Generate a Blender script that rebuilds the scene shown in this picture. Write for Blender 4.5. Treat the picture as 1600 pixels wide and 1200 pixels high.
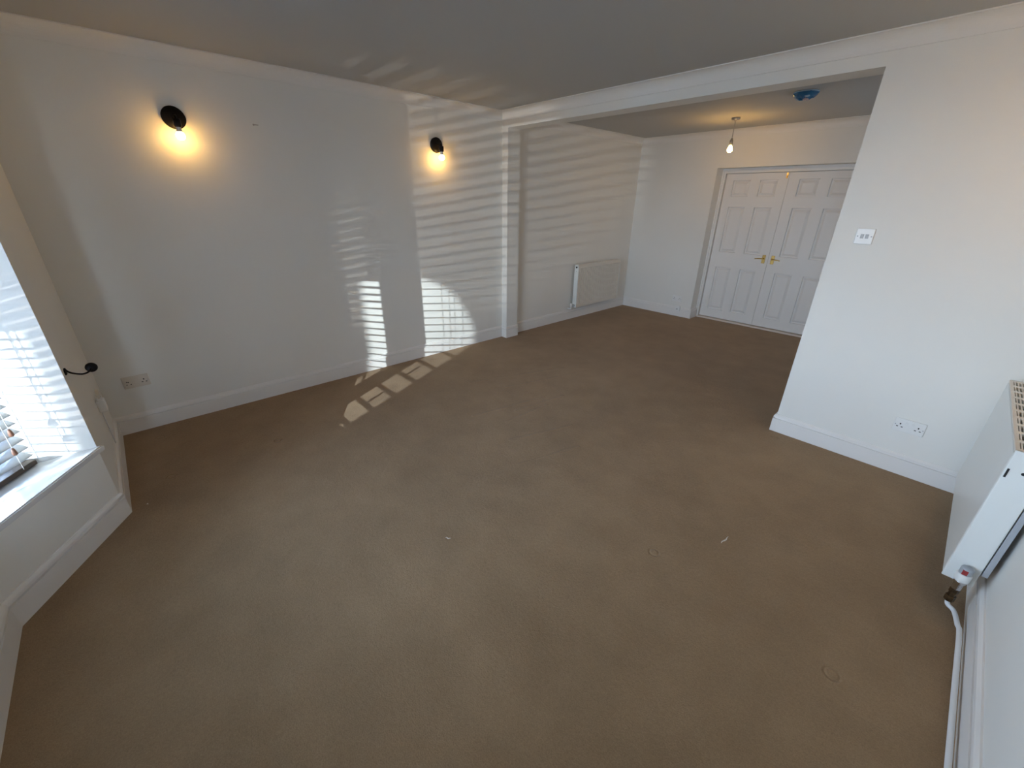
import bpy, bmesh, math, random
from mathutils import Vector, Matrix
random.seed(7)
sc = bpy.context.scene
for o in list(bpy.data.objects): bpy.data.objects.remove(o)
col = sc.collection

# ------------------------------------------------------------------ camera
F_PX, YAW, PITCH, ROLL = 641.34, -0.81912, 0.42039, 0.01389
CAM = Vector((3.74588, -3.31572, 1.56902))
cy_, sy_, cp_, sp_ = math.cos(YAW), math.sin(YAW), math.cos(PITCH), math.sin(PITCH)
fw = Vector((sy_*cp_, cy_*cp_, -sp_)); rt = Vector((cy_, -sy_, 0)); up = rt.cross(fw)
c_, s_ = math.cos(ROLL), math.sin(ROLL)
r2, u2 = c_*rt + s_*up, -s_*rt + c_*up
cam_d = bpy.data.cameras.new('camera'); cam = bpy.data.objects.new('camera', cam_d); col.objects.link(cam)
cam_d.sensor_fit = 'HORIZONTAL'; cam_d.sensor_width = 36; cam_d.lens = F_PX/1600*36
cam_d.clip_start = 0.02
cam.matrix_world = Matrix(((r2.x, u2.x, -fw.x, CAM.x), (r2.y, u2.y, -fw.y, CAM.y), (r2.z, u2.z, -fw.z, CAM.z), (0, 0, 0, 1)))
sc.camera = cam

# ------------------------------------------------------------------ world, daylight, exposure
world = bpy.data.worlds.new('sky'); sc.world = world; world.use_nodes = True
bg = world.node_tree.nodes['Background']
wn_ = world.node_tree; wtc = wn_.nodes.new('ShaderNodeTexCoord'); wsx = wn_.nodes.new('ShaderNodeSeparateXYZ'); wrp = wn_.nodes.new('ShaderNodeValToRGB')
wn_.links.new(wtc.outputs['Generated'], wsx.inputs[0]); wn_.links.new(wsx.outputs['Z'], wrp.inputs['Fac']); wn_.links.new(wrp.outputs['Color'], bg.inputs[0])
wrp.color_ramp.elements[0].position = 0.0; wrp.color_ramp.elements[0].color = (0.66, 0.82, 1.0, 1)      # hazy bright horizon
wrp.color_ramp.elements[1].position = 0.75; wrp.color_ramp.elements[1].color = (0.10, 0.20, 0.38, 1)    # deep blue overhead
bg.inputs[1].default_value = 8.0
sc.view_settings.view_transform = 'Standard'; sc.view_settings.look = 'None'
sc.view_settings.exposure = 1.88; sc.view_settings.gamma = 1.0
sc.view_settings.use_curve_mapping = False
sc.cycles.use_denoising = True
sc.cycles.max_bounces = 12; sc.cycles.diffuse_bounces = 8
sc.cycles.sample_clamp_indirect = 6.0
sc.cycles.use_light_tree = True

def spot(name, loc, target, power, colour, angle, radius, blend=0.2):
    d = bpy.data.lights.new(name, 'SPOT'); d.energy = power; d.color = colour
    d.spot_size = math.radians(angle); d.spot_blend = blend; d.shadow_soft_size = radius
    o = bpy.data.objects.new(name, d); col.objects.link(o); o.location = loc
    o.rotation_euler = (Vector(target)-Vector(loc)).to_track_quat('-Z', 'Y').to_euler()
    return o
GL1 = Vector((3.543, -7.937, 1.48)); GL2 = Vector((2.892, -6.679, 0.72))
spot('sun_glint_low', GL1, (0.45, -2.6, 0.35), 1250, (0.84, 0.96, 1.0), 28, 0.006)
spot('sun_glint_high', GL2, (0.0, -1.02, 1.52), 92, (1.0, 0.97, 0.90), 23.5, 0.003, 0.35)

# ------------------------------------------------------------------ measures
H = 2.40; W = 4.204; D = 3.645; NIB = 0.085; TH = 0.178; YR = 2.699; XJ = 3.113; HL = 2.254
CV = 0.0786; TS = 0.018; X1 = 1.152; X2R = 2.735; HLR = 1.984; YD = 2.927; HD = 1.925
BAY = [(1.07, -D), (1.63, -4.003), (2.574, -4.003), (3.134, -D)]
SILL = 0.42; HEAD = 2.02; FLT = 0.30

# ------------------------------------------------------------------ materials
def mat(name, colour, rough=0.6, metal=0.0, bump=None, var=None, spec=0.5, coat=0.0):
    m = bpy.data.materials.new(name); m.use_nodes = True
    nt = m.node_tree; b = nt.nodes['Principled BSDF']
    b.inputs['Base Color'].default_value = (*colour, 1); b.inputs['Roughness'].default_value = rough
    b.inputs['Metallic'].default_value = metal; b.inputs['Specular IOR Level'].default_value = spec
    b.inputs['Coat Weight'].default_value = coat
    tc = nt.nodes.new('ShaderNodeTexCoord')
    if var:
        n = nt.nodes.new('ShaderNodeTexNoise'); n.inputs['Scale'].default_value = var[0]; n.inputs['Detail'].default_value = 5
        nt.links.new(tc.outputs['Object'], n.inputs['Vector'])
        r = nt.nodes.new('ShaderNodeValToRGB'); nt.links.new(n.outputs['Fac'], r.inputs['Fac'])
        k = var[1]
        r.color_ramp.elements[0].color = (*[c*(1-k) for c in colour], 1); r.color_ramp.elements[1].color = (*[min(1, c*(1+k)) for c in colour], 1)
        r.color_ramp.elements[0].position = 0.3; r.color_ramp.elements[1].position = 0.7
        nt.links.new(r.outputs['Color'], b.inputs['Base Color'])
    if bump:
        n2 = nt.nodes.new('ShaderNodeTexNoise'); n2.inputs['Scale'].default_value = bump[0]; n2.inputs['Detail'].default_value = 3
        nt.links.new(tc.outputs['Object'], n2.inputs['Vector'])
        bp = nt.nodes.new('ShaderNodeBump'); bp.inputs['Strength'].default_value = bump[1]; bp.inputs['Distance'].default_value = bump[2]
        nt.links.new(n2.outputs['Fac'], bp.inputs['Height']); nt.links.new(bp.outputs['Normal'], b.inputs['Normal'])
    return m
M = {}
M['wall'] = mat('wall_paint', (0.80, 0.788, 0.745), 0.75, bump=(260, 0.12, 0.002), var=(1.5, 0.015), spec=0.25)
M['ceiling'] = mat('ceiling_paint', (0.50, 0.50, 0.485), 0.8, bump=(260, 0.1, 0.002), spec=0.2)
M['gloss'] = mat('white_gloss_paint', (0.82, 0.80, 0.77), 0.32, bump=(60, 0.03, 0.002))
M['coving'] = mat('coving_paint', (0.80, 0.785, 0.75), 0.7, spec=0.25)
M['door'] = mat('door_paint', (0.80, 0.785, 0.76), 0.45, bump=(90, 0.05, 0.001))
M['sill'] = mat('sill_gloss', (0.68, 0.67, 0.66), 0.10, spec=0.6)
M['upvc'] = mat('upvc', (0.85, 0.86, 0.88), 0.25)
M['plastic'] = mat('white_plastic', (0.82, 0.82, 0.80), 0.3)
M['plastic_old'] = mat('cream_plastic', (0.70, 0.64, 0.56), 0.4)
M['switch_grey'] = mat('grey_rocker', (0.42, 0.43, 0.44), 0.4)
M['hole'] = mat('black_hole', (0.015, 0.015, 0.015), 0.8)
M['black'] = mat('black_metal', (0.008, 0.007, 0.008), 0.45, spec=0.15)
M['enamel'] = mat('radiator_enamel', (0.80, 0.81, 0.78), 0.35)
M['enamel_cream'] = mat('radiator_cream', (0.78, 0.73, 0.65), 0.45)
M['galv'] = mat('grey_convector', (0.45, 0.47, 0.50), 0.5, 0.2)
M['fins'] = mat('dark_fins', (0.10, 0.10, 0.11), 0.6)  # dark colour puts the shade of the radiator's inside into the fins
M['chrome'] = mat('chrome', (0.7, 0.7, 0.72), 0.2, 1.0)
M['brass_dark'] = mat('tarnished_brass', (0.10, 0.06, 0.028), 0.45, 0.7, var=(60, 0.5))
M['brass'] = mat('brass', (0.62, 0.42, 0.14), 0.3, 1.0)
M['red'] = mat('red_marker', (0.35, 0.04, 0.04), 0.4)
M['pipe'] = mat('painted_pipe', (0.78, 0.79, 0.80), 0.4)
M['thresh'] = mat('threshold_strip', (0.72, 0.63, 0.54), 0.5)
M['blue'] = mat('blue_film', (0.015, 0.15, 0.32), 0.18, spec=0.7)
M['film_pale'] = mat('pale_film', (0.40, 0.55, 0.66), 0.2)
M['film_inner'] = mat('detector_face', (0.55, 0.42, 0.40), 0.4)
M['slat'] = mat('blind_slat', (0.42, 0.44, 0.47), 0.22, spec=0.6)
M['rail'] = mat('blind_rail', (0.055, 0.033, 0.02), 0.45, var=(30, 0.3))
M['tassel'] = mat('wood_tassel', (0.22, 0.10, 0.06), 0.4)
M['cord'] = mat('cord', (0.80, 0.79, 0.76), 0.7)
M['flex'] = mat('lamp_flex', (0.45, 0.42, 0.38), 0.6)
M['rose'] = mat('nickel', (0.35, 0.33, 0.31), 0.35, 0.8)
M['brick'] = mat('blocker_brick', (0.24, 0.19, 0.16), 0.9, var=(9, 0.25), bump=(40, 0.5, 0.01))
M['paving'] = mat('garden_paving', (0.30, 0.29, 0.27), 0.9, var=(3, 0.2))
M['box_grey'] = mat('aged_box_plastic', (0.50, 0.45, 0.39), 0.5)
M['filler'] = mat('filler', (0.42, 0.38, 0.35), 0.9)

def bulb_mat(strength):
    m = bpy.data.materials.new('lit_bulb'); m.use_nodes = True; nt = m.node_tree
    nt.nodes.clear(); o = nt.nodes.new('ShaderNodeOutputMaterial'); e = nt.nodes.new('ShaderNodeEmission')
    e.inputs[0].default_value = (1.0, 0.55, 0.14, 1); e.inputs[1].default_value = strength
    nt.links.new(e.outputs[0], o.inputs[0]); return m
M['bulb'] = bulb_mat(20); M['bulb_p'] = bulb_mat(48); M['bulb_r'] = bulb_mat(60)
m = bpy.data.materials.new('window_glass'); m.use_nodes = True; nt = m.node_tree; nt.nodes.clear()
o_ = nt.nodes.new('ShaderNodeOutputMaterial'); mx = nt.nodes.new('ShaderNodeMixShader'); tr = nt.nodes.new('ShaderNodeBsdfTransparent'); gl = nt.nodes.new('ShaderNodeBsdfGlossy')
gl.inputs['Roughness'].default_value = 0.02; mx.inputs[0].default_value = 0.06
nt.links.new(tr.outputs[0], mx.inputs[1]); nt.links.new(gl.outputs[0], mx.inputs[2]); nt.links.new(mx.outputs[0], o_.inputs[0]); M['glass'] = m

def carpet():
    m = bpy.data.materials.new('brown_carpet'); m.use_nodes = True; nt = m.node_tree; N = nt.nodes; L = nt.links
    b = N['Principled BSDF']; b.inputs['Roughness'].default_value = 0.95; b.inputs['Specular IOR Level'].default_value = 0.1
    b.inputs['Sheen Weight'].default_value = 0.12; b.inputs['Sheen Roughness'].default_value = 0.6
    tc = N.new('ShaderNodeTexCoord'); P = tc.outputs['Object']
    def noise(scale, detail=4, rough=0.55):
        n = N.new('ShaderNodeTexNoise'); n.inputs['Scale'].default_value = scale; n.inputs['Detail'].default_value = detail
        n.inputs['Roughness'].default_value = rough; L.new(P, n.inputs['Vector']); return n.outputs['Fac']
    def math_(op, a, bb=None, c=None, clamp=False):
        n = N.new('ShaderNodeMath'); n.operation = op; n.use_clamp = clamp
        for i, v in enumerate((a, bb, c)):
            if v is None: continue
            if isinstance(v, (int, float)): n.inputs[i].default_value = v
            else: L.new(v, n.inputs[i])
        return n.outputs[0]
    def vm(op, a, bb=None):
        n = N.new('ShaderNodeVectorMath'); n.operation = op
        for i, v in enumerate((a, bb)):
            if v is None: continue
            if isinstance(v, (tuple, list)): n.inputs[i].default_value = v
            else: L.new(v, n.inputs[i])
        return n
    big, mid, fine = noise(0.9, 3), noise(5, 5), noise(230, 2)
    tuft = noise(75, 4, 0.7)
    blot = noise(2.1, 6, 0.6)
    mixv = math_('ADD', math_('MULTIPLY', math_('ADD', big, blot), 0.19), math_('ADD', math_('MULTIPLY', mid, 0.18), math_('ADD', math_('MULTIPLY', fine, 0.24), math_('MULTIPLY', tuft, 0.20))))
    cr = N.new('ShaderNodeValToRGB'); L.new(mixv, cr.inputs['Fac'])
    cr.color_ramp.elements[0].position = 0.36; cr.color_ramp.elements[0].color = (0.215, 0.134, 0.067, 1)
    cr.color_ramp.elements[1].position = 0.64; cr.color_ramp.elements[1].color = (0.390, 0.258, 0.143, 1)
    # castor dents (rings) and pile ridges as relief
    dents = [(0.833, -3.432, .022), (3.129, -1.768, .022), (3.865, -1.802, .024), (3.161, -0.112, .022), (0.812, -2.826, .022), (0.225, -3.437, .022)]
    h = None
    for x, y, r in dents:
        d = vm('DISTANCE', P, (x, y, 0)).outputs['Value']
        t = math_('SUBTRACT', 1.0, math_('DIVIDE', math_('ABSOLUTE', math_('SUBTRACT', d, r)), 0.008), clamp=True)
        h = t if h is None else math_('ADD', h, t)
    ridges = [((0.90, -1.19), (1.23, -0.25)), ((1.44, -1.57), (1.57, -0.90)), ((1.684, -1.451), (1.689, -0.983)), ((1.60, -1.25), (1.66, -0.75)), ((1.2, -1.0), (1.44, -0.14)), ((1.9, -1.6), (2.05, -1.1)), ((2.15, -1.75), (2.28, -1.3))]
    rg = None
    wob = math_('MULTIPLY', math_('SUBTRACT', noise(4, 2), 0.5), 0.06)
    for (ax, ay), (bx, by) in ridges:
        pa = vm('SUBTRACT', P, (ax, ay, 0)).outputs[0]; ba = Vector((bx-ax, by-ay, 0))
        t = math_('DIVIDE', vm('DOT_PRODUCT', pa, tuple(ba)).outputs['Value'], ba.length_squared, clamp=True)
        n = N.new('ShaderNodeVectorMath'); n.operation = 'SCALE'; n.inputs[0].default_value = tuple(ba); L.new(t, n.inputs['Scale'])
        d = vm('LENGTH', vm('SUBTRACT', pa, n.outputs[0]).outputs[0]).outputs['Value']
        d = math_('ADD', d, wob)
        v = math_('SUBTRACT', 1.0, math_('DIVIDE', math_('ABSOLUTE', d), 0.016), clamp=True)
        rg = v if rg is None else math_('ADD', rg, v)
    hh = math_('ADD', math_('MULTIPLY', fine, 0.0022), math_('ADD', math_('MULTIPLY', tuft, 0.003), math_('ADD', math_('MULTIPLY', mid, 0.010), math_('SUBTRACT', math_('MULTIPLY', rg, 0.005), math_('MULTIPLY', h, 0.006)))))
    bp = N.new('ShaderNodeBump'); bp.inputs['Strength'].default_value = 0.8; bp.inputs['Distance'].default_value = 1.0
    L.new(hh, bp.inputs['Height']); L.new(bp.outputs['Normal'], b.inputs['Normal'])
    L.new(cr.outputs['Color'], b.inputs['Base Color'])
    return m
M['carpet'] = carpet()

# ------------------------------------------------------------------ mesh helpers
def bx(bm, x0, x1, y0, y1, z0, z1, bev=0.0):
    b2 = bmesh.new() if bev else bm
    vs = [b2.verts.new((x, y, z)) for x in (x0, x1) for y in (y0, y1) for z in (z0, z1)]
    for f in ((0,1,3,2), (4,6,7,5), (0,4,5,1), (2,3,7,6), (0,2,6,4), (1,5,7,3)): b2.faces.new([vs[i] for i in f])
    if bev:
        bmesh.ops.recalc_face_normals(b2, faces=b2.faces)
        bmesh.ops.bevel(b2, geom=b2.edges[:], offset=bev, segments=2, affect='EDGES', profile=0.5)
        merge(bm, b2); b2.free()
def merge(bm, b2, mtx=None):
    mp = {}
    for v in b2.verts: mp[v] = bm.verts.new(mtx @ v.co if mtx else v.co)
    for f in b2.faces:
        try: bm.faces.new([mp[v] for v in f.verts]).smooth = f.smooth
        except ValueError: pass
def prism(bm, pts, z0, z1):
    lo = [bm.verts.new((x, y, z0)) for x, y in pts]; hi = [bm.verts.new((x, y, z1)) for x, y in pts]
    n = len(pts); bm.faces.new(lo[::-1]); bm.faces.new(hi)
    for i in range(n): bm.faces.new((lo[i], lo[(i+1) % n], hi[(i+1) % n], hi[i]))
def sweep(bm, prof, path, closed_ends=True):
    """prof: (out, z) points; path: list of (x, y), room on the left-hand side of travel; mitred."""
    n = len(path); rings = []
    for i in range(n):
        p = Vector((*path[i], 0))
        def nrm(a, b): d = (Vector((*b, 0))-Vector((*a, 0))).normalized(); return Vector((-d.y, d.x, 0))
        if i == 0: m_ = nrm(path[0], path[1])
        elif i == n-1: m_ = nrm(path[-2], path[-1])
        else:
            a, b = nrm(path[i-1], path[i]), nrm(path[i], path[i+1]); m_ = (a+b); m_ = m_/(m_.length_squared/2)
        rings.append([bm.verts.new(p + m_*o + Vector((0, 0, z))) for o, z in prof])
    k = len(prof)
    for a, b in zip(rings, rings[1:]):
        for j in range(k): bm.faces.new((a[j], a[(j+1) % k], b[(j+1) % k], b[j]))
    if closed_ends: bm.faces.new(rings[0][::-1]); bm.faces.new(rings[-1])
def lathe(bm, prof, n=24, mtx=None, smooth=True):
    """prof: (r, z)"""
    rings = []
    for r, z in prof:
        if r < 1e-6: rings.append([bm.verts.new((mtx or Matrix()) @ Vector((0, 0, z)))])
        else: rings.append([bm.verts.new((mtx or Matrix()) @ Vector((r*math.cos(2*math.pi*i/n), r*math.sin(2*math.pi*i/n), z))) for i in range(n)])
    for a, b in zip(rings, rings[1:]):
        for i in range(n):
            j = (i+1) % n
            if len(a) == 1 and len(b) == 1: continue
            if len(a) == 1: f = bm.faces.new((a[0], b[j], b[i]))
            elif len(b) == 1: f = bm.faces.new((a[i], a[j], b[0]))
            else: f = bm.faces.new((a[i], a[j], b[j], b[i]))
            f.smooth = smooth
    for rg, rev in ((rings[0], True), (rings[-1], False)):
        if len(rg) > 1: bm.faces.new(rg[::-1] if rev else rg)
def tube(bm, pts, r, n=10):
    pts = [Vector(p) for p in pts]; rings = []
    prev = None
    for i, p in enumerate(pts):
        d = (pts[min(i+1, len(pts)-1)] - pts[max(i-1, 0)]).normalized()
        a = prev if prev else (Vector((0, 0, 1)) if abs(d.z) < 0.9 else Vector((1, 0, 0)))
        a = (a - d*a.dot(d)).normalized(); prev = a; b = d.cross(a)
        rr = r[i] if isinstance(r, (list, tuple)) else r
        rings.append([bm.verts.new(p + (a*math.cos(2*math.pi*k/n) + b*math.sin(2*math.pi*k/n))*rr) for k in range(n)])
    for a, b in zip(rings, rings[1:]):
        for k in range(n): bm.faces.new((a[k], a[(k+1) % n], b[(k+1) % n], b[k])).smooth = True
    bm.faces.new(rings[0][::-1]); bm.faces.new(rings[-1])
def axis_m(loc, d):
    q = Vector(d).to_track_quat('Z', 'Y'); return Matrix.Translation(loc) @ q.to_matrix().to_4x4()
def smooth_path(pts, n=6):
    out = []; P = [Vector(p) for p in pts]; P = [P[0]*2-P[1]] + P + [P[-1]*2-P[-2]]
    for i in range(1, len(P)-2):
        for k in range(n):
            t = k/n; a, b, c, d = P[i-1:i+3]
            out.append(0.5*((2*b) + (c-a)*t + (2*a-5*b+4*c-d)*t*t + (3*b-a-3*c+d)*t**3))
    out.append(P[-2]); return out
def obj(name, bm, m, parent=None, mtx=None):
    bmesh.ops.recalc_face_normals(bm, faces=bm.faces)
    me = bpy.data.meshes.new(name); bm.to_mesh(me); bm.free()
    me.materials.append(M[m]); o = bpy.data.objects.new(name, me); col.objects.link(o)
    if parent: o.parent = parent
    if mtx: o.matrix_local = mtx
    return o
def B(): return bmesh.new()
def box(name, m, x0, x1, y0, y1, z0, z1, parent=None, bev=0.0):
    bm = B(); bx(bm, x0, x1, y0, y1, z0, z1, bev); return obj(name, bm, m, parent)
def struct(o, label=None, cat=None):
    o['kind'] = 'structure'
    if label: o['label'] = label
    if cat: o['category'] = cat
    return o
def tag(o, label, cat, group=None):
    o['label'] = label; o['category'] = cat
    if group: o['group'] = group
    return o
def thing(name, label, cat, loc=(0, 0, 0), rotz=0.0, group=None):
    o = bpy.data.objects.new(name, None); col.objects.link(o); o.location = loc; o.rotation_euler = (0, 0, rotz)
    o.empty_display_size = 0.05
    return tag(o, label, cat, group)

# ------------------------------------------------------------------ shell
T = 0.25
def shell(name, fn, m, label, cat):
    bm = B(); fn(bm); return struct(obj(name, bm, m), label, cat)
def offset_poly(path, d):
    out = []
    for i, p in enumerate(path):
        def nrm(a, b): v = Vector((b[0]-a[0], b[1]-a[1])).normalized(); return Vector((v.y, -v.x))
        if i == 0: mm = nrm(path[0], path[1])
        elif i == len(path)-1: mm = nrm(path[-2], path[-1])
        else:
            a, b = nrm(path[i-1], path[i]), nrm(path[i], path[i+1]); mm = a+b; mm = mm/(mm.length_squared/2)
        out.append((p[0]+mm.x*d, p[1]+mm.y*d))
    return out
bay_out = offset_poly(BAY, FLT); bay_out[0] = (BAY[0][0], -D-FLT); bay_out[-1] = (BAY[-1][0], -D-FLT)
shell('floor', lambda bm: prism(bm, [(0-T, YR+0.6), (-T, -D-FLT)] + [bay_out[1], bay_out[2]] + [(W+T, -D-FLT), (W+T, YR+0.6)], -0.1, 0.0), 'carpet', 'worn brown carpet covering the whole floor', 'carpet')
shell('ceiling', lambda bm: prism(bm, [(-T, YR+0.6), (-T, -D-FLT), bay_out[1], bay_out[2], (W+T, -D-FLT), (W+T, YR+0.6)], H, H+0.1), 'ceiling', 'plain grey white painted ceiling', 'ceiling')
shell('wall_left', lambda bm: bx(bm, -T, 0, -D-FLT, YR+0.6, 0, H), 'wall', 'long white wall on the left with two bulb sconces', 'wall')
RW = (1.30, 1.70, 1.10, 1.65)
def f_right(bm):
    bx(bm, W, W+T, -D-FLT, RW[0], 0, H); bx(bm, W, W+T, RW[1], YR+0.6, 0, H); bx(bm, W, W+T, RW[0], RW[1], 0, RW[2]); bx(bm, W, W+T, RW[0], RW[1], RW[3], H)
shell('wall_right', f_right, 'wall', 'white wall on the right behind the near radiator', 'wall')
shell('wall_front_left', lambda bm: bx(bm, 0, BAY[0][0], -D-FLT, -D, 0, H), 'wall', 'narrow white wall between the left wall and the bay window', 'wall')
shell('wall_front_right', lambda bm: bx(bm, BAY[3][0], W, -D-FLT, -D, 0, H), 'wall', 'white front wall to the right of the bay window', 'wall')
def f_part(bm):
    bx(bm, 0, NIB, 0, TH, 0, HL); bx(bm, XJ, W, 0, TH, 0, HL); bx(bm, 0, W, 0, TH, HL, H)
shell('wall_partition', f_part, 'wall', 'white cross wall with a wide square opening into the rear room', 'wall')
def f_rear(bm):
    bx(bm, 0, X1, YR, YR+0.6, 0, H); bx(bm, X2R, W, YR, YR+0.6, 0, H); bx(bm, X1, X2R, YR, YR+0.6, HLR, H); bx(bm, X1, X2R, YD+0.06, YR+0.6, 0, HLR)
shell('wall_rear', f_rear, 'wall', 'white end wall of the rear room around the double doors', 'wall')
def f_bay(bm):
    ins, out = BAY, bay_out
    for i in range(3):
        q = [ins[i], ins[i+1], out[i+1], out[i]]
        prism(bm, q, 0, SILL-0.03); prism(bm, q, HEAD, H)
shell('wall_bay', f_bay, 'wall', 'low white wall under the bay window sills', 'wall')

# skirting
SK = [(0, 0), (TS, 0), (TS, 0.102), (TS-0.011, 0.103), (TS-0.011, 0.1115), (TS-0.001, 0.1125), (TS-0.003, 0.124), (TS-0.008, 0.131), (TS-0.012, 0.136), (0, 0.136)]
def skirt(name, path, label):
    bm = B(); sweep(bm, SK, path); return struct(obj(name, bm, 'gloss'), label, 'baseboard')
skirt('baseboard_left', [(0, 0), (0, -D), BAY[0], BAY[1]][:2][::1] if False else [(NIB, TH), (NIB, 0), (0, 0), (0, -D)] + BAY + [(W, -D), (W, 0), (XJ, 0), (XJ, TH)], 'white grooved baseboard round the front room, opening to bay')
# travel above keeps the room on the left: NIB reveal -> nib -> left wall -> bay -> right wall -> partition -> jamb
skirt('baseboard_rear', [(XJ, TH), (W, TH), (W, YR), (X2R, YR)], 'white baseboard on the hidden right side of the rear room')
skirt('baseboard_rear_left', [(X1, YD-0.03), (X1, YR), (0, YR), (0, TH), (NIB, TH)], 'white grooved baseboard of the rear room below the white radiator')

# coving
def cove(n=9):
    c = CV; pts = [(0, H), (0, H-c), (0.006, H-c), (0.006, H-c+0.006)]
    r = c-0.012
    for i in range(n+1):
        a = math.pi/2*i/n
        pts.append((0.006 + r*(1-math.cos(a)) , H-c+0.006 + r*math.sin(a)))
    pts += [(c-0.0, H-0.006), (c, H)]
    return pts
def cov(name, path, label):
    bm = B(); sweep(bm, cove(), path); return struct(obj(name, bm, 'coving'), label, 'coving')
cov('trim_1', [(W, 0), (0, 0), (0, -D), BAY[0], BAY[1], BAY[2], BAY[3], (W, -D), (W, 0.0)], 'white concave coving round the front room ceiling')
cov('trim_2', [(0, TH), (W, TH), (W, YR), (0, YR), (0, TH)], 'white concave coving round the rear room ceiling')

# ------------------------------------------------------------------ double doors in the rear recess
bm = B()
FRM = 0.045; YF = YD-0.035
bx(bm, X1, X1+FRM-0.006, YF, YD+0.06, 0, HLR-0.052); bx(bm, X2R-FRM+0.006, X2R, YF, YD+0.06, 0, HLR-0.052); bx(bm, X1, X2R, YF, YD+0.06, HLR-0.055, HLR)
bx(bm, X1, X1+0.018, YF-0.014, YF, 0, HLR-0.02); bx(bm, X2R-0.018, X2R, YF-0.014, YF, 0, HLR-0.02); bx(bm, X1, X2R, YF-0.014, YF, HLR-0.02, HLR)
struct(obj('trim_3', bm, 'gloss'), 'white timber frame around the double doors', 'door frame')
struct(box('trim_4', 'thresh', X1+0.01, X2R-0.01, YF-0.01, YD+0.05, 0.0, 0.022, bev=0.004), 'pale strip of threshold under the double doors', 'threshold')
def door(name, x0, x1, mirror, label):
    d = bpy.data.objects.new(name, None); col.objects.link(d); d.location = (x0, YD, 0); struct(d, label, 'door'); d.empty_display_size = 0.05
    w = x1-x0; z0 = 0.03; z1 = HD; th = 0.04
    xa, xb = (0.105, 0.105+0.205); ya, yb = (0.425, 0.425+0.205)
    cols = ((0.098, 0.312), (0.425, 0.635))
    if mirror: cols = tuple((w-b, w-a) for a, b in cols[::-1])
    rows = ((0.148, 0.745), (0.95, 1.527), (1.655, 1.846))
    bm = B(); XS = [0, cols[0][0], cols[0][1], cols[1][0], cols[1][1], w]; ZS = [z0, rows[0][0], rows[0][1], rows[1][0], rows[1][1], rows[2][0], rows[2][1], z1]
    for i in range(5):
        for j in range(7):
            if i in (1, 3) and j in (1, 3, 5): continue
            bx(bm, XS[i], XS[i+1], 0, th, ZS[j], ZS[j+1])
    bmesh.ops.remove_doubles(bm, verts=bm.verts, dist=1e-5)
    obj('leaf', bm, 'door', d)
    for a, b in cols:
        for c, e in rows:
            bm = B()
            # moulded panel: outer edge, sunken quirk, raised field
            prof = [(0.0, 0.0), (0.004, 0.019), (0.014, 0.020), (0.042, 0.004), (0.050, 0.004)]
            rings = [[bm.verts.new((px, y, pz)) for px, pz in ((a+o, c+o), (b-o, c+o), (b-o, e-o), (a+o, e-o))] for o, y in prof]
            for r0, r1 in zip(rings, rings[1:]):
                for k in range(4): bm.faces.new((r0[k], r0[(k+1) % 4], r1[(k+1) % 4], r1[k]))
            bm.faces.new(rings[-1])
            bk = [bm.verts.new((px, th*0.8, pz)) for px, pz in ((a, c), (b, c), (b, e), (a, e))]
            for k in range(4): bm.faces.new((rings[0][k], bk[k], bk[(k+1) % 4], rings[0][(k+1) % 4]))
            bm.faces.new(bk[::-1]); obj('panel', bm, 'door', d)
    hx = w-0.052 if not mirror else 0.052; s = -1 if not mirror else 1
    h = box('handle_plate', 'brass', hx-0.02, hx+0.02, -0.006, 0, 0.852, 0.958, d, bev=0.002)
    bm = B(); lathe(bm, [(0.011, 0), (0.011, 0.012), (0.008, 0.014), (0.008, 0.04), (0, 0.04)], 14, axis_m((hx, -0.006, 0.912), (0, -1, 0)))
    tube(bm, smooth_path([(hx, -0.044, 0.912), (hx+s*0.02, -0.047, 0.913), (hx+s*0.06, -0.045, 0.910), (hx+s*0.095, -0.04, 0.905)]), [0.008]*7+[0.007]*6+[0.006]*6, 10)
    obj('lever', bm, 'brass', h)
    if not mirror:
        k = box('flush_bolt', 'brass', w-0.030, w-0.012, -0.005, 0, HD-0.066, HD-0.006, d, bev=0.001)
        bm = B(); lathe(bm, [(0.006, 0), (0.004, 0.006), (0.006, 0.014), (0, 0.016)], 10, axis_m((w-0.021, -0.005, HD-0.045), (0, -1, 0))); obj('bolt_knob', bm, 'brass', k)
    return d
door('door_1', X1+FRM, 1.9355, False, 'white six panel door leaf on the left with brass lever and top bolt')
door('door_2', 1.9385, X2R-FRM, True, 'white six panel door leaf on the right, partly hidden by the wall')

# ------------------------------------------------------------------ bay windows, sills, blinds
def window(idx, a, b, s0, s1, label):
    """a, b: inner facet ends; window lies between s0 and s1 along the facet, frame 0.22 outside the inner face."""
    A, Bq = Vector((*a, 0)), Vector((*b, 0)); d = (Bq-A).normalized(); ang = math.atan2(d.y, d.x); Lf = (Bq-A).length
    w = bpy.data.objects.new('window_%d' % idx, None); col.objects.link(w); w.location = (a[0], a[1], 0); w.rotation_euler = (0, 0, ang); w.empty_display_size = 0.05
    struct(w, label, 'window')
    # local: x along the facet, -y outwards
    y0, y1 = -0.275, -0.215; t = 0.045; z0, z1 = SILL, HEAD
    bm = B()
    for q in ((s0, s0+t, z0, z1), (s1-t, s1, z0, z1), (s0+t, s1-t, z0, z0+t), (s0+t, s1-t, z1-t, z1), (s0+t, s1-t, 1.62, 1.66)):
        bx(bm, q[0], q[1], y0, y1, q[2], q[3])
    obj('window_frame', bm, 'upvc', w)
    for (za, zb) in ((z0+t, 1.62), (1.66, z1-t)): box('pane', 'glass', s0+t, s1-t, -0.247, -0.243, za, zb, w)
    return w, ang, Lf
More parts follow.
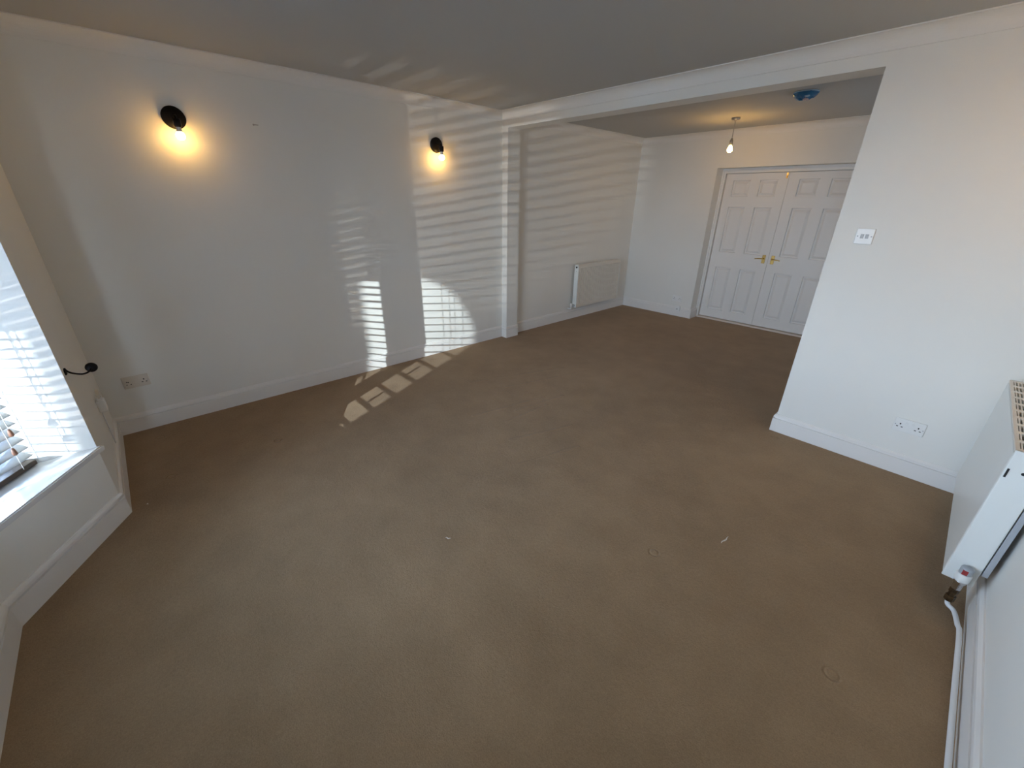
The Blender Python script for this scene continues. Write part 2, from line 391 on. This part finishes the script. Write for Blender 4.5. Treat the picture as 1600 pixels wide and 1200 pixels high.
# side window of the rear room (hidden behind the cross wall)
w4 = bpy.data.objects.new('window_4', None); col.objects.link(w4); w4.location = (W+0.13, RW[0], 0); struct(w4, 'side window of the rear room hidden behind the cross wall', 'window')
bm = B(); ly = RW[1]-RW[0]
for q in ((0, 0.06, RW[2], RW[3]), (ly-0.06, ly, RW[2], RW[3]), (ly/2-0.035, ly/2+0.035, RW[2], RW[3]), (0, ly, RW[2], RW[2]+0.06), (0, ly, RW[3]-0.06, RW[3])): bx(bm, 0, 0.06, q[0], q[1], q[2], q[3])
obj('window_frame', bm, 'upvc', w4)
for a_, b_ in ((0.06, ly/2-0.035), (ly/2+0.035, ly-0.06)): box('pane', 'glass', 0.028, 0.032, a_, b_, RW[2]+0.06, RW[3]-0.06, w4)
d = bpy.data.lights.new('window_portal', 'AREA'); d.shape = 'RECTANGLE'; d.size = ly; d.size_y = RW[3]-RW[2]; d.cycles.is_portal = True
o = bpy.data.objects.new('window_portal', d); col.objects.link(o); o.location = (W+0.22, (RW[0]+RW[1])/2, (RW[2]+RW[3])/2); o.rotation_euler = (math.pi/2, 0, math.pi/2)
wl1 = 'white framed bay side window behind the blind at the left edge'
W1 = window(1, BAY[0], BAY[1], 0.10, 0.735, wl1)
W2 = window(2, BAY[1], BAY[2], -0.06, 1.004, 'white framed front bay window outside the left edge of view')
W3 = window(3, BAY[2], BAY[3], -0.07, 0.565, 'white framed far bay side window outside the view')
# corner posts of the bay
posts = [(BAY[1], bay_out[1]), (BAY[2], bay_out[2])]
for k, (i_, o_) in enumerate(posts):
    v = (Vector(o_)-Vector(i_)).normalized(); n = Vector((-v.y, v.x)); c0 = Vector(i_)+v*0.20; c1 = Vector(i_)+v*0.31
    bm = B(); prism(bm, [tuple(c0+n*0.025), tuple(c0-n*0.025), tuple(c1-n*0.025), tuple(c1+n*0.025)], SILL-0.01, HEAD+0.01)
    struct(obj('trim_%d' % (5+k), bm, 'upvc'), 'white corner post between bay windows' + (' nearest the sconce wall' if k == 0 else ' farther along the bay'), 'window post')
# sill board following the bay (child of the first window is only its own facet)
ins = offset_poly(BAY, -0.028); outs = offset_poly(BAY, 0.225)
ins[0] = (BAY[0][0]-0.012, ins[0][1]); ins[3] = (BAY[3][0]+0.012, ins[3][1])
outs[0] = (BAY[0][0], -D-0.24); outs[3] = (BAY[3][0], -D-0.24)
for k, wn in enumerate((W1, W2, W3)):
    bm = B(); q = [ins[k], ins[k+1], outs[k+1], outs[k]]
    if k == 0: q = [ins[0], ins[1], outs[1], outs[0], (BAY[0][0], -D+0.001), (ins[0][0], -D+0.001)]
    if k == 2: q = [ins[2], ins[3], (ins[3][0], -D+0.001), (BAY[3][0], -D+0.001), outs[3], outs[2]]
    prism(bm, q, SILL-0.028, SILL)
    bmesh.ops.bevel(bm, geom=[e for e in bm.edges if all(v.co.z > SILL-0.001 for v in e.verts)], offset=0.006, segments=2, affect='EDGES')
    inv = (Matrix.Translation(wn[0].location) @ Matrix.Rotation(wn[1], 4, 'Z')).inverted()
    bmesh.ops.transform(bm, matrix=inv, verts=bm.verts); obj('window_sill', bm, 'sill', wn[0])

def slat_mesh(w):
    bm = B(); n = 6; prof = []
    for i in range(n+1):
        t = i/n; prof.append((0.05*(t-0.5), 0.0035*(1-(2*t-1)**2)))
    top = [[bm.verts.new((x, y, z+0.0013)) for y, z in prof] for x in (0, w)]; bot = [[bm.verts.new((x, y, z-0.0013)) for y, z in prof] for x in (0, w)]
    for i in range(n):
        bm.faces.new((top[0][i], top[1][i], top[1][i+1], top[0][i+1])).smooth = True; bm.faces.new((bot[0][i], bot[0][i+1], bot[1][i+1], bot[1][i])).smooth = True
    for e in (0, 1): bm.faces.new(top[e] + bot[e][::-1])
    bm.faces.new((top[0][0], bot[0][0], bot[1][0], top[1][0])); bm.faces.new((top[0][-1], top[1][-1], bot[1][-1], bot[0][-1]))
    bmesh.ops.recalc_face_normals(bm, faces=bm.faces)
    me = bpy.data.meshes.new('slat'); bm.to_mesh(me); bm.free(); me.materials.append(M['slat']); return me
def blind(wn, s0, s1, label, tilt, yc=-0.180):
    w, ang, Lf = wn
    t = thing('venetian_blind', label, 'blind', w.location, ang, 'slatted blinds in the bay'); ww = s1-s0
    box('head_rail', 'rail', s0, s1, yc-0.028, yc+0.028, HEAD-0.05, HEAD-0.002, t, 0.003)
    box('bottom_rail', 'rail', s0, s1, yc-0.026, yc+0.026, SILL+0.006, SILL+0.030, t, 0.003)
    me = slat_mesh(ww); z = SILL+0.062; k = 0
    while z < HEAD-0.07:
        o = bpy.data.objects.new('slat', me); col.objects.link(o); o.parent = t
        o.location = (s0, yc, z); o.rotation_euler = (tilt+random.uniform(-0.015, 0.015), random.uniform(-0.002, 0.002), 0); z += 0.0415
    for q in ((0.12, 0.88) if ww < 0.6 else (0.12, 0.5, 0.88)):
        x = s0+ww*q
        for yy in (yc+0.0275, yc-0.0275):
            bm = B(); tube(bm, [(x, yy, SILL+0.02), (x, yy, HEAD-0.03)], 0.0011, 6); obj('ladder_cord', bm, 'cord', t)
    for x, zb in ((s0+0.05, 0.60), (s0+0.075, 0.52)):
        bm = B(); tube(bm, [(x, yc+0.034, zb+0.03), (x, yc+0.034, HEAD-0.04)], 0.0013, 6); c = obj('pull_cord', bm, 'cord', t)
        bm = B(); lathe(bm, [(0.003, 0.036), (0.006, 0.03), (0.009, 0.012), (0.0085, 0.004), (0.005, 0), (0, 0)][::-1], 12, Matrix.Translation((x, yc+0.034, zb))); obj('tassel', bm, 'tassel', c)
    return t
blind(W1, 0.125, 0.70, 'white slatted blind with dark wooden bottom rail at the left edge', -0.40)
blind(W2, -0.035, 0.979, 'wide slatted blind of the front bay window out of view', -0.13)
blind(W3, -0.03, 0.54, 'slatted blind of the far bay side window out of view', -0.12)

# outside: paving and an added unseen screen whose slots shape the glint lamps' light
struct(box('floor_garden', 'paving', -6, 12, -14, -4.35, -0.16, -0.10), 'grey paving outside the bay window', 'paving')
SLY = -6.85
def slot_pt(P):   # where the line from the glint to P in the room crosses the added screen
    k = (SLY-GL1.y)/(P[1]-GL1.y); return (GL1.x+(P[0]-GL1.x)*k, GL1.z+(P[2]-GL1.z)*k)
hole1 = [slot_pt((0, y, z)) for y, z in ((-1.73, -0.9), (-0.30, -0.9), (-0.30, 0.10), (-0.343, 0.266), (-0.44, 0.425), (-0.556, 0.60), (-0.712, 0.721), (-0.882, 0.80), (-1.005, 0.845), (-1.16, 0.862), (-1.73, 0.87))]
slits = [[slot_pt((1.07, y, z)) for y, z in ((-3.90, 0.38), (-3.64, 0.38), (-3.64, 1.035), (-3.90, 1.03))]]
bm = B(); out = [(2.45, -0.12), (3.45, -0.12), (3.45, 1.80), (2.45, 1.80)]
def loop(pts, y): return [bm.verts.new((x, y, z)) for x, z in pts]
for y in (SLY, SLY-0.02):
    ho = loop(hole1, y); hp = [loop(q, y) for q in slits]; ou = loop(out, y)
    es = [bm.edges.new((l[i], l[(i+1) % len(l)])) for l in [ho, ou]+hp for i in range(len(l))]
    bmesh.ops.triangle_fill(bm, use_beauty=True, edges=es, normal=(0, -1, 0))
    if y == SLY: h0, p0, o0 = ho, hp, ou
for a, b in [(h0, ho), (o0, ou)]+list(zip(p0, hp)):
    for i in range(len(a)): bm.faces.new((a[i], a[(i+1) % len(a)], b[(i+1) % len(b)], b[i]))
struct(obj('glint_mask', bm, 'brick'), 'added unseen screen with slots that shape the glint light', 'wall')

# added unseen house block, placed to keep the sky off that side
bm = B(); bx(bm, 6.6, 13, -11, -6.2, -0.15, 5.0)
vs = [bm.verts.new(p) for p in ((6.4, -11.2, 5.0), (13.2, -11.2, 5.0), (13.2, -6.0, 5.0), (6.4, -6.0, 5.0), (6.4, -8.6, 7.2), (13.2, -8.6, 7.2))]
for f in ((0, 1, 2, 3), (0, 4, 5, 1), (3, 2, 5, 4), (0, 3, 4), (1, 5, 2)): bm.faces.new([vs[i] for i in f])
struct(obj('sky_blocker', bm, 'brick'), 'added unseen brick block keeping sky light off the bay', 'wall')

# portals guide sky light through the bay
for (w, ang, Lf), s0, s1 in ((W1, 0.1, 0.735), (W2, -0.06, 1.0), (W3, -0.07, 0.565)):
    d = bpy.data.lights.new('window_portal', 'AREA'); d.shape = 'RECTANGLE'; d.size = s1-s0; d.size_y = HEAD-SILL; d.cycles.is_portal = True
    o = bpy.data.objects.new('window_portal', d); col.objects.link(o)
    mt = Matrix.Translation(w.location) @ Matrix.Rotation(ang, 4, 'Z') @ Matrix.Translation(((s0+s1)/2, -0.29, (SILL+HEAD)/2)) @ Matrix.Rotation(-math.pi/2, 4, 'X')
    o.matrix_world = mt @ Matrix.Rotation(math.pi, 4, 'X')

# ------------------------------------------------------------------ wall sconces
def sconce(name, loc, rotz, label, bulb='bulb'):
    """local +x points out of the wall"""
    t = thing(name, label, 'wall light', loc, rotz, 'bare bulb wall lights')
    bm = B(); lathe(bm, [(0.0, 0.0), (0.064, 0.0), (0.064, 0.014), (0.060, 0.020), (0.02, 0.024), (0, 0.024)], 40, axis_m((0, 0, 0), (1, 0, 0))); obj('wall_plate', bm, 'black', t)
    bm = B(); tube(bm, smooth_path([(0.02, 0, 0), (0.055, 0, 0.004), (0.082, 0, 0.0), (0.088, 0, -0.02)], 5), 0.008, 10); obj('arm', bm, 'black', t)
    bm = B(); lathe(bm, [(0.0, 0.0), (0.017, 0.0), (0.021, 0.006), (0.021, 0.042), (0.019, 0.046), (0.0, 0.046)], 20, Matrix.Translation((0.088, 0, -0.060))); obj('lamp_holder', bm, 'black', t)
    bm = B(); lathe(bm, [(0.0135, -0.058), (0.0135, -0.070), (0.018, -0.082), (0.021, -0.086), (0.0, -0.086)], 20, Matrix.Translation((0.088, 0, 0))); b = obj('bulb_base', bm, 'plastic', t)
    bm = B(); n = 10; pr = [(0.0255*math.sin(math.pi*i/n*0.97+0.09), 0.0255*math.cos(math.pi*i/n*0.97+0.09)) for i in range(n)] + [(0, -0.0255)]
    lathe(bm, [(0, pr[0][1])] + pr, 20, Matrix.Translation((0.088, 0, -0.107))); obj('bulb', bm, bulb, t)
    return t
sconce('wall_sconce', (0, -2.812, 2.025), 0, 'black round wall sconce with lit bulb nearest the window')
sconce('wall_sconce', (0, -0.835, 2.034), 0, 'black round wall sconce with lit bulb near the opening')
sconce('wall_sconce', (W, -0.86, 2.03), math.pi, 'black round wall sconce on the radiator wall, outside the view', 'bulb_r')

# pendant
PX, PY = 1.591, 1.893
t = thing('pendant_light', 'bare lit bulb hanging on a short cord from the rear ceiling', 'pendant light', (PX, PY, H))
bm = B(); lathe(bm, [(0.0, 0.0), (0.043, 0.0), (0.043, -0.016), (0.036, -0.022), (0.010, -0.024), (0.010, -0.032), (0, -0.032)], 28); obj('ceiling_rose', bm, 'rose', t)
bm = B(); tube(bm, [(0, 0, -0.03), (0, 0, -0.20)], 0.0045, 8); obj('cord', bm, 'flex', t)
bm = B(); lathe(bm, [(0, -0.19), (0.009, -0.19), (0.013, -0.205), (0.016, -0.212), (0.016, -0.255), (0.0, -0.255)], 18); obj('lamp_holder', bm, 'rose', t)
bm = B(); lathe(bm, [(0, -0.25), (0.012, -0.255), (0.013, -0.266), (0.021, -0.276), (0.026, -0.292), (0.025, -0.306), (0.016, -0.319), (0, -0.323)], 20); obj('bulb', bm, 'bulb_p', t)

# smoke detector in blue film
t = thing('smoke_detector', 'round ceiling detector still wrapped in shiny blue film', 'smoke detector', (2.425, 1.125, H))
bm = B(); lathe(bm, [(0, 0), (0.088, 0), (0.092, -0.004), (0.088, -0.012), (0, -0.012)], 36); obj('base', bm, 'film_pale', t)
bm = B(); nr, na = 9, 40; rnd = random.Random(3); rings = []
ph = [rnd.uniform(0, 6.28) for _ in range(6)]
for i in range(nr+1):
    f = i/nr; ring = []
    for k in range(na):
        a = 2*math.pi*k/na
        cr = 0.006*math.sin(7*a+ph[0]+3*f)+0.005*math.sin(13*a+ph[1]-5*f)+rnd.uniform(-0.0035, 0.0035)
        r = (0.086*math.cos(f*math.pi/2*0.93)+0.004) + (cr if 0 < i else 0)
        z = -0.010-0.040*math.sin(f*math.pi/2) + (cr*0.9 if i else 0)
        ring.append(bm.verts.new((max(r, 0.004)*math.cos(a), max(r, 0.004)*math.sin(a), min(z, -0.006))))
    rings.append(ring)
for a, b in zip(rings, rings[1:]):
    for k in range(na): bm.faces.new((a[k], a[(k+1) % na], b[(k+1) % na], b[k]))
bm.faces.new(rings[-1]); obj('film_wrap', bm, 'blue', t)
bm = B(); lathe(bm, [(0, -0.060), (0.018, -0.060), (0.022, -0.056), (0.02, -0.045), (0, -0.045)], 16, Matrix.Translation((0.012, -0.012, 0))); obj('sensor_cap', bm, 'film_inner', t)
for a0, rr in ((2.3, 0.070), (4.9, 0.062)):
    bm = B()
    pts = [(rr*math.cos(a0+q*0.16), rr*math.sin(a0+q*0.16), -0.034-0.004*math.sin(q)) for q in range(6)]
    tube(bm, pts, [0.006, 0.010, 0.012, 0.011, 0.008, 0.004], 7)
    obj('film_fold', bm, 'film_pale', t)

# ------------------------------------------------------------------ radiators
def radiator_far():
    t = thing('panel_radiator', 'white ribbed panel radiator low on the rear room side wall', 'radiator', (0, 1.315, 0))
    L, z0, z1 = 1.02, 0.178, 0.770; xf = 0.104
    bm = B(); n = 30; pit = (L-0.02)/n; ys = []
    prof = []
    for i in range(n):
        y = 0.01+i*pit
        prof += [(xf-0.020, y), (xf-0.020, y+pit*0.26), (xf, y+pit*0.40), (xf, y+pit*0.86)]
    prof.append((xf-0.020, 0.01+n*pit))
    lo = [bm.verts.new((x, y, z0+0.05)) for x, y in prof]; hi = [bm.verts.new((x, y, z1-0.045)) for x, y in prof]
    for i in range(len(prof)-1): bm.faces.new((lo[i], lo[i+1], hi[i+1], hi[i]))
    bx(bm, xf-0.030, xf-0.0205, 0.004, L-0.004, z0, z1-0.012)
    bx(bm, xf-0.021, xf, 0.004, L-0.004, z0+0.004, z0+0.05); bx(bm, xf-0.021, xf, 0.004, L-0.004, z1-0.045, z1-0.012)
    obj('front_panel', bm, 'enamel_cream', t)
    box('back_panel', 'enamel_cream', 0.038, 0.050, 0.01, L-0.01, z0+0.01, z1-0.02, t)
    for y0, y1 in ((0, 0.008), (L-0.008, L)):
        e = box('side_cover', 'enamel', 0.036, xf+0.001, y0, y1, z0, z1, t, 0.003)
        if y0 == 0:
            bm = B(); lathe(bm, [(0, 0), (0.012, 0), (0.012, 0.004), (0, 0.004)], 16, axis_m((0.072, 0.0, z1-0.035), (0, -1, 0))); obj('air_vent', bm, 'hole', e)
            bm = B(); lathe(bm, [(0, 0), (0.005, 0), (0.005, 0.003), (0, 0.003)], 12, axis_m((0.070, 0.0, z1-0.09), (0, -1, 0))); obj('screw', bm, 'switch_grey', e)
    bm = B(); bx(bm, 0.036, 0.042, 0, L, z1-0.003, z1+0.002); bx(bm, xf-0.006, xf, 0, L, z1-0.012, z1+0.002)
    for k in range(41): y = 0.003+k*(L-0.006)/40; bx(bm, 0.04, xf-0.005, y-0.004, y+0.004, z1-0.003, z1)
    obj('top_grille', bm, 'enamel_cream', t)
    bm = B(); lathe(bm, [(0, 0), (0.016, 0), (0.016, 0.03), (0.012, 0.034), (0.012, 0.055), (0, 0.055)], 16, axis_m((0.07, 0.006, z0+0.025), (0, -1, 0))); v = obj('valve_body', bm, 'galv', t)
    bm = B(); lathe(bm, [(0, 0), (0.014, 0), (0.016, 0.02), (0.014, 0.05), (0, 0.052)], 16, Matrix.Translation((0.07, -0.062, z0+0.015))); obj('valve_cap', bm, 'plastic', v)
    bm = B(); tube(bm, smooth_path([(0.07, -0.062, z0+0.02), (0.066, -0.062, z0-0.006), (0.045, -0.062, z0-0.014), (0.0, -0.062, z0-0.014)], 5), 0.0075, 10); obj('riser_pipe', bm, 'pipe', v)
    for y in (0.2, L-0.2): box('bracket', 'galv', 0.0, 0.04, y-0.015, y+0.015, 0.3, 0.7, t)
    return t
radiator_far()
def radiator_near():
    y0, y1 = -1.087, -0.105; xf, xb = 4.069, 4.163; z0, z1 = 0.143, 0.758
    t = thing('panel_radiator', 'large white flat panel radiator with slotted top at the right edge', 'radiator', (xf, y0, 0))
    L = y1-y0; d = xb-xf
    bm = B(); bx(bm, 0, 0.011, 0.004, L-0.004, z0+0.004, z1-0.014, 0.004); obj('front_panel', bm, 'enamel', t)
    box('back_panel', 'galv', d-0.004, d+0.012, 0.012, L-0.012, z0+0.05, z1-0.05, t)
    bm = B()
    for k in range(24): y = 0.03+k*(L-0.06)/23; bx(bm, 0.018, d-0.008, y-0.001, y+0.001, z0+0.07, z1-0.16)
    obj('convector_fins', bm, 'fins', t)
    e = box('end_cover', 'enamel', 0.001, d, -0.004, 0.006, z0-0.008, z1, t, 0.003)
    box('lug_slot', 'hole', 0.007, 0.013, -0.0055, -0.0038, 0.645, 0.682, e)
    bm = B(); lathe(bm, [(0, 0), (0.006, 0), (0.006, 0.0015), (0, 0.0015)], 14, axis_m((0.048, -0.004, 0.676), (0, -1, 0))); obj('bleed_hole', bm, 'hole', e)
    box('end_cover', 'enamel', 0.001, d, L-0.006, L+0.004, z0-0.008, z1, t, 0.003)
    bm = B(); zt0, zt1 = z1-0.010, z1
    for k in range(11): y = 0.010+k*(L-0.020)/10; bx(bm, 0.004, d-0.004, y-0.013, y+0.013, zt0, zt1)
    nc = 7
    for k in range(nc+1): x = 0.007+k*(d-0.014)/nc; hw = 0.0022 if 0 < k < nc else 0.006; bx(bm, x-hw, x+hw, 0, L, zt0+0.001, zt1-0.0008)
    obj('top_grille', bm, 'enamel_cream', t)
    for yy in (0.12, L-0.15): box('wall_bracket', 'galv', d+0.012, d+0.038, yy, yy+0.03, 0.2, 0.66, t)
    box('rear_lug', 'galv', d+0.004, d+0.022, 0.0, 0.012, 0.20, 0.60, t, 0.002)
    # valve at the near end
    vx, vy = 4.121-xf, -0.036
    bm = B(); lathe(bm, [(0, 0), (0.013, 0), (0.013, 0.045), (0, 0.045)], 18, axis_m((vx, 0.004, 0.162), (0, -1, 0))); lathe(bm, [(0, 0.118), (0.014, 0.118), (0.015, 0.122), (0.015, 0.150), (0.019, 0.156), (0.019, 0.170), (0, 0.170)], 18, Matrix.Translation((vx, vy, 0)))
    v = obj('valve_body', bm, 'chrome', t)
    bm = B(); lathe(bm, [(0, 0.166), (0.021, 0.166), (0.0235, 0.172), (0.0235, 0.200), (0.021, 0.204), (0, 0.204)], 24, Matrix.Translation((vx, vy, 0))); h = obj('valve_head', bm, 'plastic', v)
    bm = B(); lathe(bm, [(0, 0.203), (0.019, 0.203), (0.0195, 0.206), (0.0195, 0.230), (0.017, 0.234), (0, 0.234)], 24, Matrix.Translation((vx, vy, 0))); obj('clear_cap', bm, 'galv', h)
    box('temperature_mark', 'red', vx-0.012, vx+0.004, vy-0.0205, vy-0.016, 0.207, 0.228, h)
    bm = B(); hexn = 6
    for za, zb, r in ((0.098, 0.120, 0.0155), (0.078, 0.098, 0.0125), (0.052, 0.080, 0.0165)): lathe(bm, [(0, za), (r, za), (r, zb), (0, zb)], hexn, Matrix.Translation((vx, vy, 0)), smooth=False)
    obj('compression_fitting', bm, 'brass_dark', v)
    pts = [(vx, vy, 0.056), (vx, vy, 0.046), (4.125-xf, -0.02-0.028, 0.036), (4.146-xf, -1.152-y0, 0.030), (4.160-xf, -1.225-y0, 0.029), (4.167-xf, -1.28-y0, 0.029), (4.167-xf, -1.6-y0, 0.029), (4.167-xf, -3.0-y0, 0.029), (4.167-xf, -3.58-y0, 0.029)]
    bm = B(); tube(bm, smooth_path(pts, 6), 0.0085, 12); obj('supply_pipe', bm, 'pipe', t)
    return t
radiator_near()

# ------------------------------------------------------------------ sockets and switches (local x along the wall, -y out of the wall)
def socket(name, label, loc, rotz, m='plastic', group='double power sockets', reversed_pins=False):
    t = thing(name, label, 'socket', loc, rotz, group)
    box('face_plate', m, -0.073, 0.073, -0.010, 0.0, -0.043, 0.043, t, 0.004)
    for cx in (-0.042, 0.042):
        bm = B()
        bx(bm, cx-0.0032, cx+0.0032, -0.0106, -0.0095, 0.003, 0.012)
        for s in (-1, 1): bx(bm, cx+s*0.011-0.0045, cx+s*0.011+0.0045, -0.0106, -0.0095, -0.0135, -0.0085)
        obj('pin_holes', bm, 'hole', t)
    for cx in (-0.014, 0.014): box('rocker', m, cx-0.006, cx+0.006, -0.0135, -0.0095, 0.008, 0.026, t, 0.0015)
    for cx in (-0.064, 0.064):
        bm = B(); lathe(bm, [(0, 0), (0.003, 0), (0.003, 0.0008), (0, 0.0008)], 10, axis_m((cx, -0.0098, 0.0), (0, -1, 0))); obj('screw', bm, 'switch_grey', t)
    return t
socket('double_socket', 'white double wall socket on the wall beside the near radiator', (3.801, 0, 0.323), 0)
s2 = socket('double_socket', 'cream double wall socket on the sconce wall near the window', (0, -3.452, 0.370), math.pi/2, 'plastic_old')
box('outlet_cover', 'plastic_old', -0.066, -0.018, -0.0145, -0.0098, -0.030, 0.022, s2, 0.002)
bm = B()
for cx, cz in ((-0.042, 0.006), (-0.053, -0.012), (-0.031, -0.012), (-0.050, 0.008)): bx(bm, cx-0.003, cx+0.003, -0.0152, -0.014, cz-0.003, cz+0.003)
obj('pin_holes', bm, 'hole', s2)
socket('double_socket', 'white double wall socket low on the end wall left of the doors', (0.922, YR, 0.258), 0)
t = thing('light_switch', 'white double light switch with grey rockers beside the opening', 'light switch', (3.269, 0, 1.400), 0)
box('face_plate', 'plastic', -0.0435, 0.0435, -0.009, 0.0, -0.0435, 0.0435, t, 0.003)
for cx in (-0.0115, 0.0115): box('rocker', 'switch_grey', cx-0.008, cx+0.008, -0.0115, -0.0085, -0.012, 0.012, t, 0.001)
for cx in (-0.033, 0.033):
    bm = B(); lathe(bm, [(0, 0), (0.0035, 0), (0.0035, 0.0008), (0, 0.0008)], 10, axis_m((cx, -0.0088, 0.0), (0, -1, 0))); obj('screw', bm, 'switch_grey', t)
t = thing('phone_socket', 'small white phone socket on the baseboard below the end wall socket', 'phone socket', (0.962, YR-TS, 0.118), 0)
box('face_plate', 'plastic', -0.042, 0.042, -0.020, 0.0, -0.038, 0.038, t, 0.004)
box('jack', 'switch_grey', -0.010, 0.010, -0.0206, -0.0195, -0.016, 0.002, t)
tag(box('pipe_cover', 'gloss', 0.608, 0.622, YR-TS-0.006, YR-TS, 0.0, 0.14, bev=0.002), 'thin white vertical strip over the baseboard joint', 'cover strip')

# aerial lead box in the corner by the window
t = thing('aerial_box', 'small white box with coiled lead in the corner by the window', 'cable box', (0.43, -D, 0.0))
box('body', 'plastic', -0.03, 0.03, 0.0, 0.040, 0.365, 0.440, t, 0.005)
pts = []
for i in range(46):
    a = i/45*2*math.pi*3.2; pts.append((0.010+0.022*math.cos(a), 0.022+0.0035*math.sin(i*0.7), 0.478+0.030*math.sin(a)))
bm = B(); tube(bm, pts, 0.0028, 8); obj('coiled_lead', bm, 'plastic_old', t)
box('plug', 'plastic', -0.012, 0.026, 0.008, 0.034, 0.438, 0.462, t, 0.004)
bm = B(); tube(bm, [(0.0, 0.008, 0.37), (0.0, 0.008, 0.14)], 0.003, 8); obj('down_lead', bm, 'pipe', t)

# curtain hold-back
t = thing('curtain_holdback', 'black metal curtain hold-back hook with round end beside the window', 'holdback', (1.0, -D, 0.80))
bm = B(); lathe(bm, [(0, 0), (0.014, 0), (0.014, 0.004), (0.008, 0.008), (0, 0.008)], 18, axis_m((0, 0, 0), (0, 1, 0))); obj('wall_plate', bm, 'black', t)
bm = B(); tube(bm, smooth_path([(0.0, 0.004, 0.020), (0.0, 0.010, 0.004), (-0.004, 0.025, -0.012), (-0.012, 0.055, -0.026), (-0.03, 0.078, -0.024), (-0.055, 0.088, -0.016)], 6), 0.0042, 10); obj('arm', bm, 'black', t)
bm = B(); lathe(bm, [(0, -0.004), (0.020, -0.004), (0.0235, 0.0), (0.021, 0.006), (0.010, 0.010), (0, 0.011)], 24, axis_m((-0.058, 0.088, -0.014), (0.93, 0.12, 0.3))); obj('end_disc', bm, 'black', t)

# small wall scar with a plug
t = thing('wall_plug', 'tiny leftover wall plug between the two sconces', 'wall plug', (0, -2.355, 2.035))
bm = B(); lathe(bm, [(0, -0.01), (0.006, -0.01), (0.006, 0.003), (0.003, 0.004), (0, 0.001)], 12, axis_m((0, 0, 0), (1, 0, 0))); obj('plug', bm, 'filler', t)
box('scar', 'filler', -0.004, 0.0015, 0.006, 0.030, -0.002, 0.004, t)

# lint scraps lying on the carpet
for k, (x, y, l, w, a) in enumerate(((2.377, -2.466, 0.028, 0.008, 0.6), (3.331, -1.425, 0.075, 0.010, 1.46), (1.05, -3.56, 0.016, 0.006, 0.3))):
    bm = B(); pts = [Vector((l*(q/5-0.5), 0.003*math.sin(q*1.7), 0.002+0.001*math.sin(q))) for q in range(6)]
    tube(bm, pts, [0.001, w*0.3, w*0.4, w*0.35, w*0.25, 0.001], 6)
    o = obj('lint_scrap', bm, 'plastic_old'); o.location = (x, y, 0.001); o.rotation_euler = (0, 0, a); o.scale.z = 0.3
    tag(o, ('pale scrap of lint in the middle of the carpet', 'long pale streak of lint on the carpet toward the right', 'pale speck of lint on the carpet below the bay sill')[k], 'lint', 'lint on the carpet')
